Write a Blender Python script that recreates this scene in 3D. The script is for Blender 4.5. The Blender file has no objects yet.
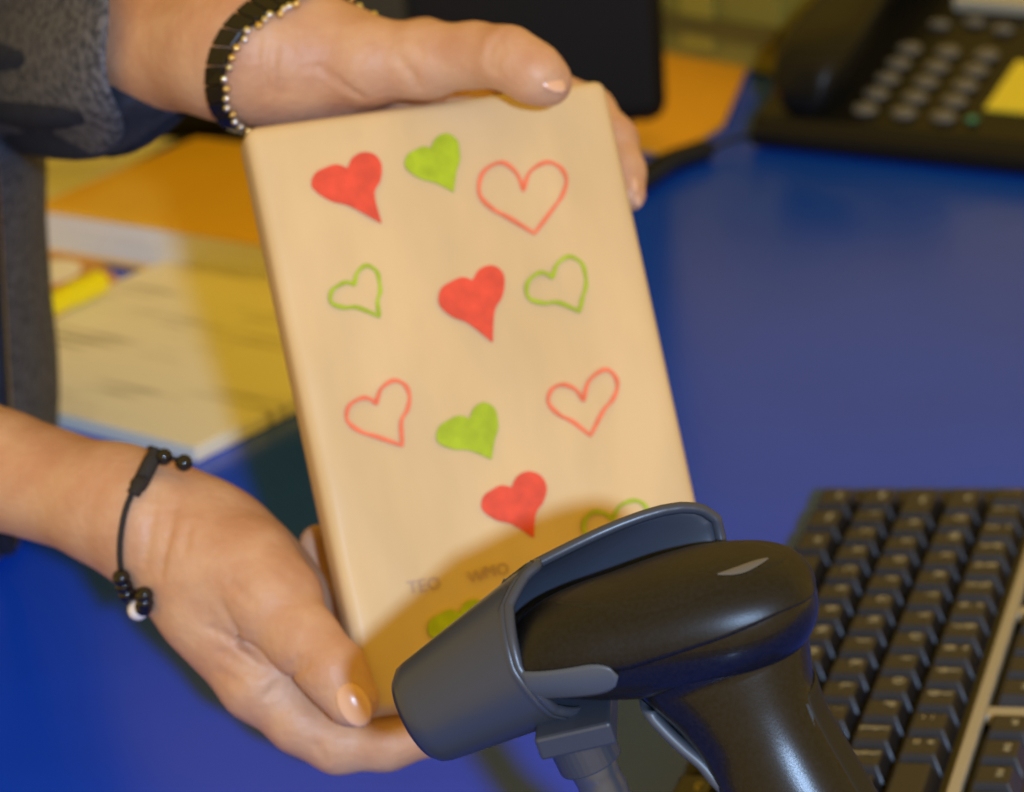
import bpy, bmesh, math, random
import numpy as np
from mathutils import Vector, Matrix, Quaternion
random.seed(7); RNG = np.random.default_rng(7)
SC = bpy.context.scene; COL = SC.collection
# ------------------------------------------------------------------ camera, world, lights, exposure
f = 2800.0                                   # focal length in pixels of the 1024 x 792 frame
CAMP = np.array([0.0, 0.0, 0.52]); _p = math.radians(21.5); _r = math.radians(-3.8)
FW = np.array([0, math.cos(_p), -math.sin(_p)]); _R = np.array([1.0, 0, 0]); _U = np.cross(_R, FW)
RT = math.cos(_r)*_R + math.sin(_r)*_U; UP = -math.sin(_r)*_R + math.cos(_r)*_U
cd = bpy.data.cameras.new('camera'); cam = bpy.data.objects.new('camera', cd); COL.objects.link(cam)
M = Matrix.Identity(4)
for i in range(3):
    M[i][0] = RT[i]; M[i][1] = UP[i]; M[i][2] = -FW[i]; M[i][3] = CAMP[i]
cam.matrix_world = M
cd.sensor_width = 36; cd.lens = f*36/1024; cd.clip_start = .01
cd.dof.use_dof = True; cd.dof.focus_distance = 0.785; cd.dof.aperture_fstop = 13.5
SC.camera = cam
w = bpy.data.worlds.new('world'); SC.world = w; w.use_nodes = True
bg = w.node_tree.nodes['Background']; bg.inputs[0].default_value = (1.0, .62, .06, 1); bg.inputs[1].default_value = .84
ld = bpy.data.lights.new('flash', 'AREA'); ld.shape = 'DISK'; ld.size = .052; ld.energy = 17.5; ld.color = (.62, .92, 1.42)
flash = bpy.data.objects.new('flash', ld); COL.objects.link(flash)
flash.location = (.165, -.555, .748)
flash.rotation_euler = (Vector((-.02, .95, .15)) - flash.location).to_track_quat('-Z', 'Y').to_euler()
vs = SC.view_settings; SC.display_settings.display_device = 'sRGB'
vs.view_transform = 'Standard'; vs.look = 'None'; vs.gamma = 1; vs.exposure = 0; vs.use_curve_mapping = False

# ------------------------------------------------------------------ helpers
def at(u, v, Z):            # a point seen at photograph pixel (u, v) at depth Z metres
    return CAMP + Z*(FW + (u-512)/f*RT - (v-396)/f*UP)
def ground(u, v, z=0.0):    # the point of the horizontal plane z seen at pixel (u, v)
    d = FW + (u-512)/f*RT - (v-396)/f*UP
    return CAMP + d*(z-CAMP[2])/d[2]
def V(a): return Vector((float(a[0]), float(a[1]), float(a[2])))
def unit(a): a = np.asarray(a, float); return a/np.linalg.norm(a)

def mat(name, col, rough=.5, metal=0, var=.0, vscale=30, bump=0, bscale=200, coat=0, spec=.5, sss=0, col2=None, stretch=None, detail=4):
    m = bpy.data.materials.new(name); m.use_nodes = True; nt = m.node_tree; b = nt.nodes['Principled BSDF']
    b.inputs['Base Color'].default_value = (*col, 1); b.inputs['Roughness'].default_value = rough
    b.inputs['Metallic'].default_value = metal; b.inputs['Coat Weight'].default_value = coat
    b.inputs['Specular IOR Level'].default_value = spec
    if sss:
        b.inputs['Subsurface Weight'].default_value = sss; b.inputs['Subsurface Radius'].default_value = (1, .35, .2); b.inputs['Subsurface Scale'].default_value = .004
    tc = nt.nodes.new('ShaderNodeTexCoord'); mp = nt.nodes.new('ShaderNodeMapping')
    nt.links.new(tc.outputs['Object'], mp.inputs[0])
    if stretch: mp.inputs['Scale'].default_value = stretch
    if var or col2:
        n = nt.nodes.new('ShaderNodeTexNoise'); n.inputs['Scale'].default_value = vscale; n.inputs['Detail'].default_value = detail
        nt.links.new(mp.outputs[0], n.inputs['Vector'])
        rp = nt.nodes.new('ShaderNodeValToRGB'); c2 = col2 or tuple(c*(1-var) for c in col)
        rp.color_ramp.elements[0].position = .35; rp.color_ramp.elements[1].position = .65
        rp.color_ramp.elements[0].color = (*c2, 1); rp.color_ramp.elements[1].color = (*(col if col2 else tuple(min(1, c*(1+var)) for c in col)), 1)
        nt.links.new(n.outputs[0], rp.inputs[0]); nt.links.new(rp.outputs[0], b.inputs['Base Color'])
    if bump:
        n2 = nt.nodes.new('ShaderNodeTexNoise'); n2.inputs['Scale'].default_value = bscale; n2.inputs['Detail'].default_value = 3
        nt.links.new(mp.outputs[0], n2.inputs['Vector'])
        bp = nt.nodes.new('ShaderNodeBump'); bp.inputs['Strength'].default_value = bump; bp.inputs['Distance'].default_value = .002
        nt.links.new(n2.outputs[0], bp.inputs['Height']); nt.links.new(bp.outputs[0], b.inputs['Normal'])
    return m
def link(o, parent=None):
    COL.objects.link(o)
    if parent: o.parent = parent
    return o
def tag(o, label=None, cat=None, group=None, kind=None):
    for k, v in (('label', label), ('category', cat), ('group', group), ('kind', kind)):
        if v: o[k] = v
    return o
def thing(name, label, cat, loc=(0, 0, 0), rot=None, group=None):
    o = bpy.data.objects.new(name, None); o.location = V(loc); o.empty_display_size = .02
    if rot is not None: o.rotation_euler = rot
    return tag(link(o), label, cat, group)
def obj(name, bm, m, parent=None, smooth=True, bevel=0, seg=2, sub=0):
    me = bpy.data.meshes.new(name); bmesh.ops.recalc_face_normals(bm, faces=bm.faces); bm.to_mesh(me); bm.free()
    return mobj(name, me, m, parent, smooth, bevel, seg, sub)
def mobj(name, me, m, parent=None, smooth=True, bevel=0, seg=2, sub=0):
    if m: me.materials.append(m)
    for p in me.polygons: p.use_smooth = smooth
    o = bpy.data.objects.new(name, me)
    if bevel:
        b = o.modifiers.new('bevel', 'BEVEL'); b.width = bevel; b.segments = seg; b.limit_method = 'ANGLE'; b.angle_limit = .6
    if sub:
        s = o.modifiers.new('sub', 'SUBSURF'); s.levels = sub; s.render_levels = sub
    return link(o, parent)
def bm_verts_faces(vs_, fs):
    bm = bmesh.new(); vv = [bm.verts.new(V(v)) for v in vs_]
    for fc in fs:
        try: bm.faces.new([vv[i] for i in fc])
        except ValueError: pass
    return bm
def add_box(bm, c, s, rot=None, taper=0):
    vs_ = []
    for z in (-1, 1):
        for x, y in ((-1, -1), (1, -1), (1, 1), (-1, 1)):
            k = 1-taper if z > 0 else 1
            p = Vector((x*s[0]/2*k, y*s[1]/2*k, z*s[2]/2))
            if rot is not None: p = rot @ p
            vs_.append(bm.verts.new(p+V(c)))
    for q in ((3, 2, 1, 0), (4, 5, 6, 7), (0, 1, 5, 4), (1, 2, 6, 5), (2, 3, 7, 6), (3, 0, 4, 7)):
        bm.faces.new([vs_[i] for i in q])
    return bm
def rings(bm, rs, close=True, cap=True):
    R_ = [[bm.verts.new(V(p)) for p in r] for r in rs]; n = len(rs[0])
    for a, b in zip(R_, R_[1:]):
        for i in range(n if close else n-1):
            j = (i+1) % n; bm.faces.new((a[i], a[j], b[j], b[i]))
    if cap and close: bm.faces.new(R_[0]); bm.faces.new(R_[-1])
    return bm
def spline(pts, n):
    P = np.array(pts, float); out = []
    for i in range(len(P)-1):
        p0 = P[max(i-1, 0)]; p1 = P[i]; p2 = P[i+1]; p3 = P[min(i+2, len(P)-1)]
        for t in np.linspace(0, 1, n, endpoint=False):
            out.append(.5*((2*p1)+(-p0+p2)*t+(2*p0-5*p1+4*p2-p3)*t*t+(-p0+3*p1-3*p2+p3)*t**3))
    out.append(P[-1]); return np.array(out)
def closed_spline(pts, n):
    P = np.array(pts, float); k = len(P); out = []
    for i in range(k):
        p0, p1, p2, p3 = P[i-1], P[i], P[(i+1) % k], P[(i+2) % k]
        for t in np.linspace(0, 1, n, endpoint=False):
            out.append(.5*((2*p1)+(-p0+p2)*t+(2*p0-5*p1+4*p2-p3)*t*t+(-p0+3*p1-3*p2+p3)*t**3))
    return np.array(out)
def tube(bm, path, r, n=12, cap=True):
    P = np.array(path, float); rs = []; prev = None
    for i, p in enumerate(P):
        t = unit(P[min(i+1, len(P)-1)]-P[max(i-1, 0)])
        if prev is None: prev = unit(np.cross(t, (0.3, .2, 1) if abs(t[2]) < .9 else (1, 0, 0)))
        a = unit(prev-t*np.dot(prev, t)); b = np.cross(t, a); prev = a
        rr = r[i] if hasattr(r, '__len__') else r
        rs.append([p+rr*(math.cos(q)*a+math.sin(q)*b) for q in np.linspace(0, 2*math.pi, n, endpoint=False)])
    return rings(bm, rs, True, cap)
def ball(bm, c, r, axes=None, seg=12, rg=8):
    s = np.array(r if hasattr(r, '__len__') else (r, r, r)); A = np.eye(3) if axes is None else np.stack([unit(a) for a in axes], 1)
    mm = Matrix([[float(A[i][j]*s[j]) for j in range(3)]+[float(c[i])] for i in range(3)]+[[0, 0, 0, 1]])
    bmesh.ops.create_uvsphere(bm, u_segments=seg, v_segments=rg, radius=1, matrix=mm)
    return bm
def sheet(bm, quad, thick):  # quad of ground points, extruded up
    n = len(quad); lo = [bm.verts.new(V(q)) for q in quad]; hi = [bm.verts.new(V(np.array(q)+np.array([0, 0, thick]))) for q in quad]
    bm.faces.new(lo[::-1]); bm.faces.new(hi)
    for i in range(n): bm.faces.new((lo[i], lo[(i+1) % n], hi[(i+1) % n], hi[i]))
    return bm
def text_mesh(s, size, depth=.0001):
    cu = bpy.data.curves.new('txt', 'FONT'); cu.body = s; cu.size = size; cu.extrude = depth; cu.resolution_u = 2; cu.align_x = 'CENTER'; cu.align_y = 'CENTER'
    o = bpy.data.objects.new('txt', cu); COL.objects.link(o)
    me = bpy.data.meshes.new_from_object(o.evaluated_get(bpy.context.evaluated_depsgraph_get()))
    bpy.data.objects.remove(o); bpy.data.curves.remove(cu); return me
# ---- signed distance fields and surface nets, for bodies and cloth
def seg_d(P, a, b, r1, r2, flat=None):
    a = np.asarray(a, np.float32); b = np.asarray(b, np.float32); ab = b-a
    t = np.clip(((P-a)@ab)/max(float(ab@ab), 1e-12), 0, 1); wv = P-(a+t[..., None]*ab)
    if flat is not None:
        n, k = flat; n = unit(n).astype(np.float32); wv = wv-((wv@n)*(1-1/k))[..., None]*n
    return np.sqrt((wv*wv).sum(-1))-(r1+(r2-r1)*t)
def smin(a, b, k):
    h = np.clip(.5+.5*(b-a)/k, 0, 1); return b+(a-b)*h-k*h*(1-h)
def chain(P, pts, k=.003, flat=None):
    d = None
    for (a, ra), (b, rb) in zip(pts, pts[1:]):
        e = seg_d(P, a, b, ra, rb, flat); d = e if d is None else smin(d, e, k)
    return d
def grid(lo, hi, h):
    n = np.ceil((np.array(hi)-np.array(lo))/h).astype(int)+1
    ax = [np.float32(lo[i])+h*np.arange(n[i], dtype=np.float32) for i in range(3)]
    return np.stack(np.meshgrid(*ax, indexing='ij'), -1)
def nets(F_, lo, h):
    s = F_ < 0; nx, ny, nz = F_.shape; sh = (nx-1, ny-1, nz-1)
    acc = np.zeros(sh+(3,), np.float32); cnt = np.zeros(sh, np.float32)
    cor = [(i, j, k) for i in (0, 1) for j in (0, 1) for k in (0, 1)]
    def sub(A, c): return A[c[0]:c[0]+sh[0], c[1]:c[1]+sh[1], c[2]:c[2]+sh[2]]
    for a in cor:
        for ax in range(3):
            if a[ax]: continue
            b = list(a); b[ax] = 1
            fa, fb = sub(F_, a), sub(F_, b); m_ = (fa < 0) != (fb < 0)
            t = np.where(m_, fa/np.where(m_, fa-fb, 1), 0)
            for q in range(3): acc[..., q] += np.where(m_, a[q]+(t if q == ax else 0), 0)
            cnt += m_
    act = cnt > 0; idx = np.full(sh, -1, int); idx[act] = np.arange(act.sum())
    cells = np.argwhere(act); vv = (cells+acc[act]/cnt[act][:, None])*h+np.array(lo)
    qs = []
    for ax in range(3):
        o1, o2 = [q for q in range(3) if q != ax]
        sl = [slice(1, -1)]*3; sl[ax] = slice(0, -1); s2 = list(sl); s2[ax] = slice(1, None)
        A = s[tuple(sl)]; B = s[tuple(s2)]; e = np.argwhere(A != B)
        if not len(e): continue
        sg = A[tuple(e.T)]; base = e.copy(); base[:, o1] += 1; base[:, o2] += 1
        def g(d1, d2):
            c = base.copy(); c[:, o1] -= d1; c[:, o2] -= d2; return idx[tuple(c.T)]
        q = np.stack([g(1, 1), g(0, 1), g(0, 0), g(1, 0)], 1)
        flip = sg if ax != 1 else ~sg
        q[~flip] = q[~flip][:, ::-1]; qs.append(q)
    return vv, np.concatenate(qs)
def join_meshes(name, parts):
    v = np.concatenate([p[0] for p in parts]); off = 0; q = []
    for p in parts: q.append(p[1]+off); off += len(p[0])
    q = np.concatenate(q); me = bpy.data.meshes.new(name); me.from_pydata(v.tolist(), [], q.tolist()); me.update(); return me

# ------------------------------------------------------------------ materials
MT = {}
MT['blue'] = mat('blue_laminate', (.005, .066, .74), .22, var=.06, vscale=6, bump=.015, bscale=60, spec=.45)
MT['counter_side'] = mat('grey_panel', (.25, .25, .27), .6, var=.05)
MT['kraft'] = mat('kraft_paper', (.65, .465, .25), .33, var=.075, vscale=30, bump=.06, bscale=45, stretch=(1, .35, 1))
MT['red_ink'] = mat('red_marker', (.72, .065, .028), .55, var=.12, vscale=160)
MT['red_line'] = mat('red_marker_line', (.80, .17, .075), .55, var=.1, vscale=200)
MT['green_ink'] = mat('green_marker', (.36, .47, .006), .55, var=.12, vscale=160)
MT['purple_ink'] = mat('violet_pencil', (.46, .30, .22), .6)
MT['skin'] = mat('skin', (.60, .345, .20), .52, vscale=60, bump=.25, bscale=330, col2=(.52, .26, .145), sss=.12)
MT['nail'] = mat('nail', (.72, .42, .27), .22, coat=.3)
MT['knit'] = mat('grey_knit', (.14, .14, .165), .9, vscale=330, bump=.6, bscale=420, col2=(.030, .032, .045), detail=6)
MT['navy'] = mat('navy_lining', (.010, .014, .032), .85, var=.3, vscale=200, bump=.3, bscale=300)
MT['denim'] = mat('dark_trousers', (.02, .022, .035), .85, var=.2, vscale=200)
MT['zip'] = mat('zip_brass', (.30, .22, .10), .35, metal=.9)
MT['hair'] = mat('brown_hair', (.08, .045, .02), .5, var=.4, vscale=200)
MT['beadblack'] = mat('black_bead', (.006, .006, .008), .12)
MT['cord'] = mat('black_cord', (.018, .014, .012), .8, bump=.4, bscale=900)
MT['silver'] = mat('silver_bead', (.75, .72, .70), .16, metal=1)
MT['pale'] = mat('pale_bead', (.75, .68, .64), .25)
MT['gold'] = mat('gold_bead', (.75, .55, .22), .18, metal=1)
MT['dlink'] = mat('dark_link', (.010, .008, .005), .25, spec=.35)
MT['scan'] = mat('black_metallic_plastic', (.006, .006, .007), .27, var=.3, vscale=900, bump=.05, bscale=2500, spec=.30, coat=.22)
MT['scancover'] = mat('black_metallic_cover', (.006, .006, .007), .37, var=.3, vscale=900, bump=.06, bscale=2500, spec=.32)
MT['scantop'] = mat('black_metallic_panel', (.008, .0075, .008), .40, var=.3, vscale=900, bump=.06, bscale=2500, spec=.32)
MT['hold'] = mat('blue_grey_plastic', (.036, .043, .060), .36, var=.03, bump=.02, bscale=600)
MT['inset'] = mat('grey_plastic', (.062, .074, .094), .42)
MT['lens'] = mat('grey_lens', (.10, .095, .09), .3)
MT['steel'] = mat('grey_tube', (.09, .10, .125), .3, metal=.5)
MT['seam'] = mat('seam', (.002, .002, .002), .6)
MT['key'] = mat('black_key', (.015, .015, .019), .36, bump=.03, bscale=900)
MT['kbase'] = mat('black_case', (.007, .0065, .006), .42)
MT['trim'] = mat('beige_trim', (.38, .34, .25), .45)
MT['legend'] = mat('key_legend', (.45, .38, .20), .6)
MT['phone'] = mat('black_phone', (.008, .008, .008), .36, spec=.22)
MT['pkey'] = mat('grey_phone_key', (.13, .13, .125), .3)
MT['plabel'] = mat('yellow_label', (.70, .62, .05), .6)
MT['pgrey'] = mat('grey_bezel', (.42, .42, .35), .5)
MT['lcd'] = mat('green_lcd', (.34, .48, .06), .3)
MT['white'] = mat('white_paper', (.90, .88, .82), .7, var=.03, vscale=10)
MT['page'] = mat('page_block', (.86, .85, .84), .8, var=.1, vscale=8, stretch=(1, 1, 120))
MT['orange'] = mat('orange_card', (.88, .52, .05), .5, var=.05, vscale=5)
MT['orange2'] = mat('orange_envelope', (.90, .45, .02), .55, var=.05, vscale=8)
MT['brownp'] = mat('brown_print', (.62, .30, .05), .5, var=.15, vscale=40)
MT['yellow'] = mat('yellow_plastic', (.92, .80, .01), .3)
MT['olive'] = mat('brown_board', (.26, .23, .035), .75, var=.1, vscale=8)
MT['mon'] = mat('black_plastic', (.006, .0045, .004), .6, spec=.25)
MT['mon2'] = mat('dark_screen', (.03, .025, .009), .5)
MT['floor'] = mat('grey_vinyl', (.20, .18, .16), .5, var=.08, vscale=3)
MT['wall'] = mat('cream_paint', (.55, .50, .40), .8, var=.03, vscale=3, bump=.05, bscale=80)
# printed page: rows of grey print as flat print on the paper
def print_mat():
    m = mat('printed_page', (.80, .74, .56), .6); nt = m.node_tree; b = nt.nodes['Principled BSDF']
    tc = nt.nodes.new('ShaderNodeTexCoord'); sp = nt.nodes.new('ShaderNodeSeparateXYZ'); nt.links.new(tc.outputs['Object'], sp.inputs[0])
    wv = nt.nodes.new('ShaderNodeTexWave'); wv.wave_type = 'BANDS'; wv.bands_direction = 'X'; wv.inputs['Scale'].default_value = 32; wv.inputs['Distortion'].default_value = 0
    nt.links.new(tc.outputs['Object'], wv.inputs['Vector'])
    mp = nt.nodes.new('ShaderNodeMapping'); mp.inputs['Scale'].default_value = (26, 9, 1); nt.links.new(tc.outputs['Object'], mp.inputs[0])
    n = nt.nodes.new('ShaderNodeTexNoise'); n.inputs['Scale'].default_value = 1.0; n.inputs['Detail'].default_value = 3; nt.links.new(mp.outputs[0], n.inputs['Vector'])
    r1 = nt.nodes.new('ShaderNodeValToRGB'); r1.color_ramp.elements[0].position = .50; r1.color_ramp.elements[1].position = .68; nt.links.new(n.outputs[0], r1.inputs[0])
    mu = nt.nodes.new('ShaderNodeMath'); mu.operation = 'MULTIPLY'; nt.links.new(r1.outputs[0], mu.inputs[0]); nt.links.new(wv.outputs['Fac'], mu.inputs[1])
    mx = nt.nodes.new('ShaderNodeMix'); mx.data_type = 'RGBA'; mx.inputs['A'].default_value = (.92, .87, .70, 1); mx.inputs['B'].default_value = (.30, .27, .2, 1)
    nt.links.new(mu.outputs[0], mx.inputs['Factor']); nt.links.new(mx.outputs['Result'], b.inputs['Base Color']); return m
MT['print'] = print_mat()

# ------------------------------------------------------------------ setting
fl = obj('floor', add_box(bmesh.new(), (.5, 1.5, -.95), (6, 6, .06)), MT['floor'], smooth=False); tag(fl, kind='structure')
wb = obj('wall_back', add_box(bmesh.new(), (.5, 3.9, .43), (6, .1, 2.7)), MT['wall'], smooth=False); tag(wb, kind='structure')
ct = thing('counter', 'long blue laminate counter under the parcel, papers and keyboard', 'counter', (.5, 1.5, -.92))
b = bmesh.new(); add_box(b, (.0, .0, .90), (1.52, 2.2, .04)); obj('worktop', b, MT['blue'], ct, False, .003)
b = bmesh.new(); add_box(b, (.0, -.9, .44), (1.38, .04, .88)); obj('front_panel', b, MT['counter_side'], ct, False)
for sx in (-.66, .66):
    b = bmesh.new(); add_box(b, (sx, .02, .44), (.04, 1.8, .88)); obj('side_panel', b, MT['counter_side'], ct, False)

# ------------------------------------------------------------------ parcel
PKM = np.array([[.94625159, -.14036017, .29138798], [.32048719, .5281952, -.78631914], [-.04354185, .83744185, .54478918]])
PKO = at(490, 397, .96) + np.array([0, 0, 0]); PKO = np.array([-.0068, .8967, .1690])
PN = PKM[:, 2]
def on_parcel(u, v, lift=0.0):          # local (x, y, z) on the parcel's front face
    d = FW + (u-512)/f*RT - (v-396)/f*UP
    t = ((PKO-CAMP)@PN)/(d@PN); return PKM.T@(CAMP+t*d-PKO)+np.array([0, 0, lift])
def parcel_Z(u, v):
    d = FW + (u-512)/f*RT - (v-396)/f*UP
    return ((PKO-CAMP)@PN)/(d@PN)
pk = thing('parcel', 'kraft paper gift parcel with red and green hearts held up in both hands', 'parcel')
mm = Matrix([[float(PKM[i][j]) for j in range(3)]+[float(PKO[i])] for i in range(3)]+[[0, 0, 0, 1]]); pk.matrix_world = mm
cor = [on_parcel(*p)[:2] for p in ((245, 126), (606, 77), (734, 662), (370, 716))]
b = bmesh.new(); TH = .017; NX, NY = 16, 24; ring_v = {}
def pq(s, t):
    c = np.array(cor); return (c[0]*(1-s)+c[1]*s)*(1-t)+(c[3]*(1-s)+c[2]*s)*t
for side, z in ((0, 0), (1, -TH)):
    for i in range(NX+1):
        for j in range(NY+1):
            p = pq(i/NX, j/NY); edge = min(i, NX-i, j, NY-j)
            dz = .0 if edge == 0 else .0006*math.sin(i*1.3+j*.4)*math.sin(j*.9+1)
            ring_v[side, i, j] = b.verts.new((p[0], p[1], z+(dz if side == 0 else 0)))
    for i in range(NX):
        for j in range(NY):
            b.faces.new([ring_v[side, *q] for q in ((i, j), (i+1, j), (i+1, j+1), (i, j+1))])
loop = [(i, 0) for i in range(NX)]+[(NX, j) for j in range(NY)]+[(i, NY) for i in range(NX, 0, -1)]+[(0, j) for j in range(NY, 0, -1)]
for k in range(len(loop)):
    q, r_ = loop[k], loop[(k+1) % len(loop)]; b.faces.new((ring_v[0, *q], ring_v[0, *r_], ring_v[1, *r_], ring_v[1, *q]))
obj('wrapping', b, MT['kraft'], pk, True, .0044, 4)
# folded end flaps and tape line on the parcel's back
b = bmesh.new(); c0 = np.array(cor).mean(0)
for t0, t1, dz in ((.04, .2, .0004), (.8, .96, .0004)):
    q = [pq(.06, t0), pq(.94, t0), pq(.8, t1), pq(.2, t1)]
    b = bmesh.new(); sheet(b, [(p[0], p[1], -TH-dz-.0004) for p in q], .0005); obj('end_flap', b, MT['kraft'], pk, False)
def flat_shape(name, poly, m, parent, z0=.0005, z1=.0011):
    b = bmesh.new(); lo = [b.verts.new((p[0], p[1], z0)) for p in poly]; hi = [b.verts.new((p[0], p[1], z1)) for p in poly]
    b.faces.new(hi); n = len(poly)
    for i in range(n): b.faces.new((lo[i], lo[(i+1) % n], hi[(i+1) % n], hi[i]))
    bmesh.ops.triangulate(b, faces=[fc for fc in b.faces if len(fc.verts) > 4])
    return obj(name, b, m, parent, False)
def stroke(name, poly, wd, m, parent, z0=.0004, z1=.0010):
    P = np.array(poly)[:, :2]; n = len(P); b = bmesh.new(); rs = []
    for i in range(n):
        t = unit(P[(i+1) % n]-P[i-1]); nn = np.array([-t[1], t[0]]); ww = wd*(1+.15*math.sin(i*.7))
        rs.append([(*(P[i]+nn*ww/2), z0), (*(P[i]+nn*ww/2), z1), (*(P[i]-nn*ww/2), z1), (*(P[i]-nn*ww/2), z0)])
    rings(b, rs+[rs[0]], False, False); bmesh.ops.remove_doubles(b, verts=b.verts, dist=1e-6)
    return obj(name, b, m, parent, False)
# each heart: notch, right lobe top, right bulge, right waist, tip, left waist, left bulge, left lobe top (photo pixels)
HE = [('red_heart', 'fill', 'red', [(347, 169), (363, 153), (381, 166), (374, 195), (381, 224), (350, 207), (312, 188), (326, 168)], 'filled red heart at the top left of the parcel'),
 ('green_heart', 'fill', 'green', [(430, 149), (446, 134), (459, 152), (456, 172), (453, 193), (436, 184), (405, 168), (416, 150)], 'filled green heart at the top'),
 ('heart_outline', 'line', 'red', [(523, 191), (545, 163), (566, 180), (552, 210), (534, 234), (508, 218), (479, 194), (501, 163)], 'red outlined heart at the top right'),
 ('heart_outline', 'line', 'green', [(354, 285), (366, 266), (379, 283), (377, 302), (379, 317), (357, 308), (331, 303), (340, 285)], 'green outlined heart at the left'),
 ('red_heart', 'fill', 'red', [(472, 281), (490, 266), (504, 281), (494, 312), (492, 343), (468, 324), (439, 305), (453, 281)], 'filled red heart in the middle'),
 ('heart_outline', 'line', 'green', [(552, 278), (569, 257), (585, 278), (582, 298), (579, 312), (558, 303), (528, 298), (537, 274)], 'green outlined heart at the right'),
 ('heart_outline', 'line', 'red', [(376, 404), (393, 381), (409, 396), (401, 422), (402, 446), (376, 437), (347, 421), (360, 399)], 'red outlined heart at the left'),
 ('green_heart', 'fill', 'green', [(469, 419), (483, 403), (497, 419), (494, 441), (491, 460), (469, 451), (437, 442), (449, 420)], 'filled green heart below the middle'),
 ('heart_outline', 'line', 'red', [(583, 401), (604, 370), (617, 387), (603, 411), (590, 436), (572, 422), (548, 403), (562, 385)], 'red outlined heart at the right'),
 ('red_heart', 'fill', 'red', [(511, 488), (527, 472), (546, 488), (535, 515), (533, 538), (512, 525), (482, 510), (492, 490)], 'filled red heart near the bottom'),
 ('heart_outline', 'line', 'green', [(612, 520), (632, 501), (648, 514), (644, 534), (638, 552), (612, 545), (585, 534), (592, 513)], 'green outlined heart half hidden behind the scanner'),
 ('green_heart', 'fill', 'green', [(459, 613), (473, 600), (488, 615), (484, 636), (480, 655), (458, 646), (428, 634), (440, 614)], 'filled green heart at the bottom left')]
for nm, kind, colr, pts, lab in HE:
    L = [on_parcel(*p)[:2] for p in pts]
    A = np.array(L)
    # sharp notch and tip: two open splines, right half and left half
    def out(p, q, k, c):
        m_ = (p+q)/2; d_ = np.array([q[1]-p[1], p[0]-q[0]]); return m_+d_*k*(1 if d_@(m_-c) > 0 else -1)
    cR = (A[0]+A[1]+A[2]+A[3])/4; cL = (A[0]+A[7]+A[6]+A[5])/4
    right = spline([A[0], out(A[0], A[1], .16, cR), A[1], out(A[1], A[2], .22, cR), A[2], out(A[2], A[3], .08, cR), A[3], A[4]], 6)
    left = spline([A[4], A[5], out(A[5], A[6], .10, cL), A[6], out(A[6], A[7], .22, cL), A[7], out(A[7], A[0], .16, cL), A[0]], 6)
    poly = np.concatenate([right[:-1], left[:-1]])
    o = flat_shape(nm, poly, MT[colr+'_ink'], pk) if kind == 'fill' else stroke(nm, poly, .0013, MT['red_line' if colr == 'red' else 'green_ink'], pk)
    o['label'] = lab
for s, (u, v), sz in (('TEO', (424, 586), .0062), ('W', (476, 577), .0058), ('MO', (496, 571), .0058)):
    me = text_mesh(s, sz); o = mobj('pencil_writing', me, MT['purple_ink'], pk, False)
    p = on_parcel(u, v, .0008); o.location = V(p)

# ------------------------------------------------------------------ person: body (arms, hands, head), clothes
person = thing('person', 'person in a dark grey zip cardigan holding the heart parcel in both hands', 'person', (-.38, 1.27, -.92))
def P(u, v, Z, r): return (at(u, v, Z).astype(np.float32), r)
def Pk(u, v, dz, r): return (at(u, v, parcel_Z(u, v)+dz).astype(np.float32), r)
h = .0013
# right hand (near): supports the parcel's lower left corner
fd = unit(FW)
def out_of(field, p, d, r):          # move p along d until it clears the skin by r
    ts = np.arange(0, .045, .0004, dtype=np.float32); Q = (np.asarray(p)[None]+ts[:, None]*np.asarray(d)[None]).astype(np.float32)
    v = field(Q); ins = v < 0
    if not ins.any(): return None if r == 0 else np.asarray(p, float)
    k0 = np.argmax(ins); k = k0+np.argmax(v[k0:] > r); return Q[k].astype(float)
def crease(field, lines, Z, r, k):   # thin folds pressed into the skin along short pixel lines
    segs = []
    for ln in lines:
        q = [out_of(field, at(u, v, Z), -FW, 0) for u, v in spline([(a, b, 0) for a, b in ln], 3)[:, :2]]; q = [p for p in q if p is not None]
        segs += [(a, b) for a, b in zip(q, q[1:]) if np.linalg.norm(a-b) < .02]
    def fn(X):
        d = field(X)
        for a, b in segs: d = -smin(-d, seg_d(X, a, b, r, r), k)
        return d
    return fn
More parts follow.
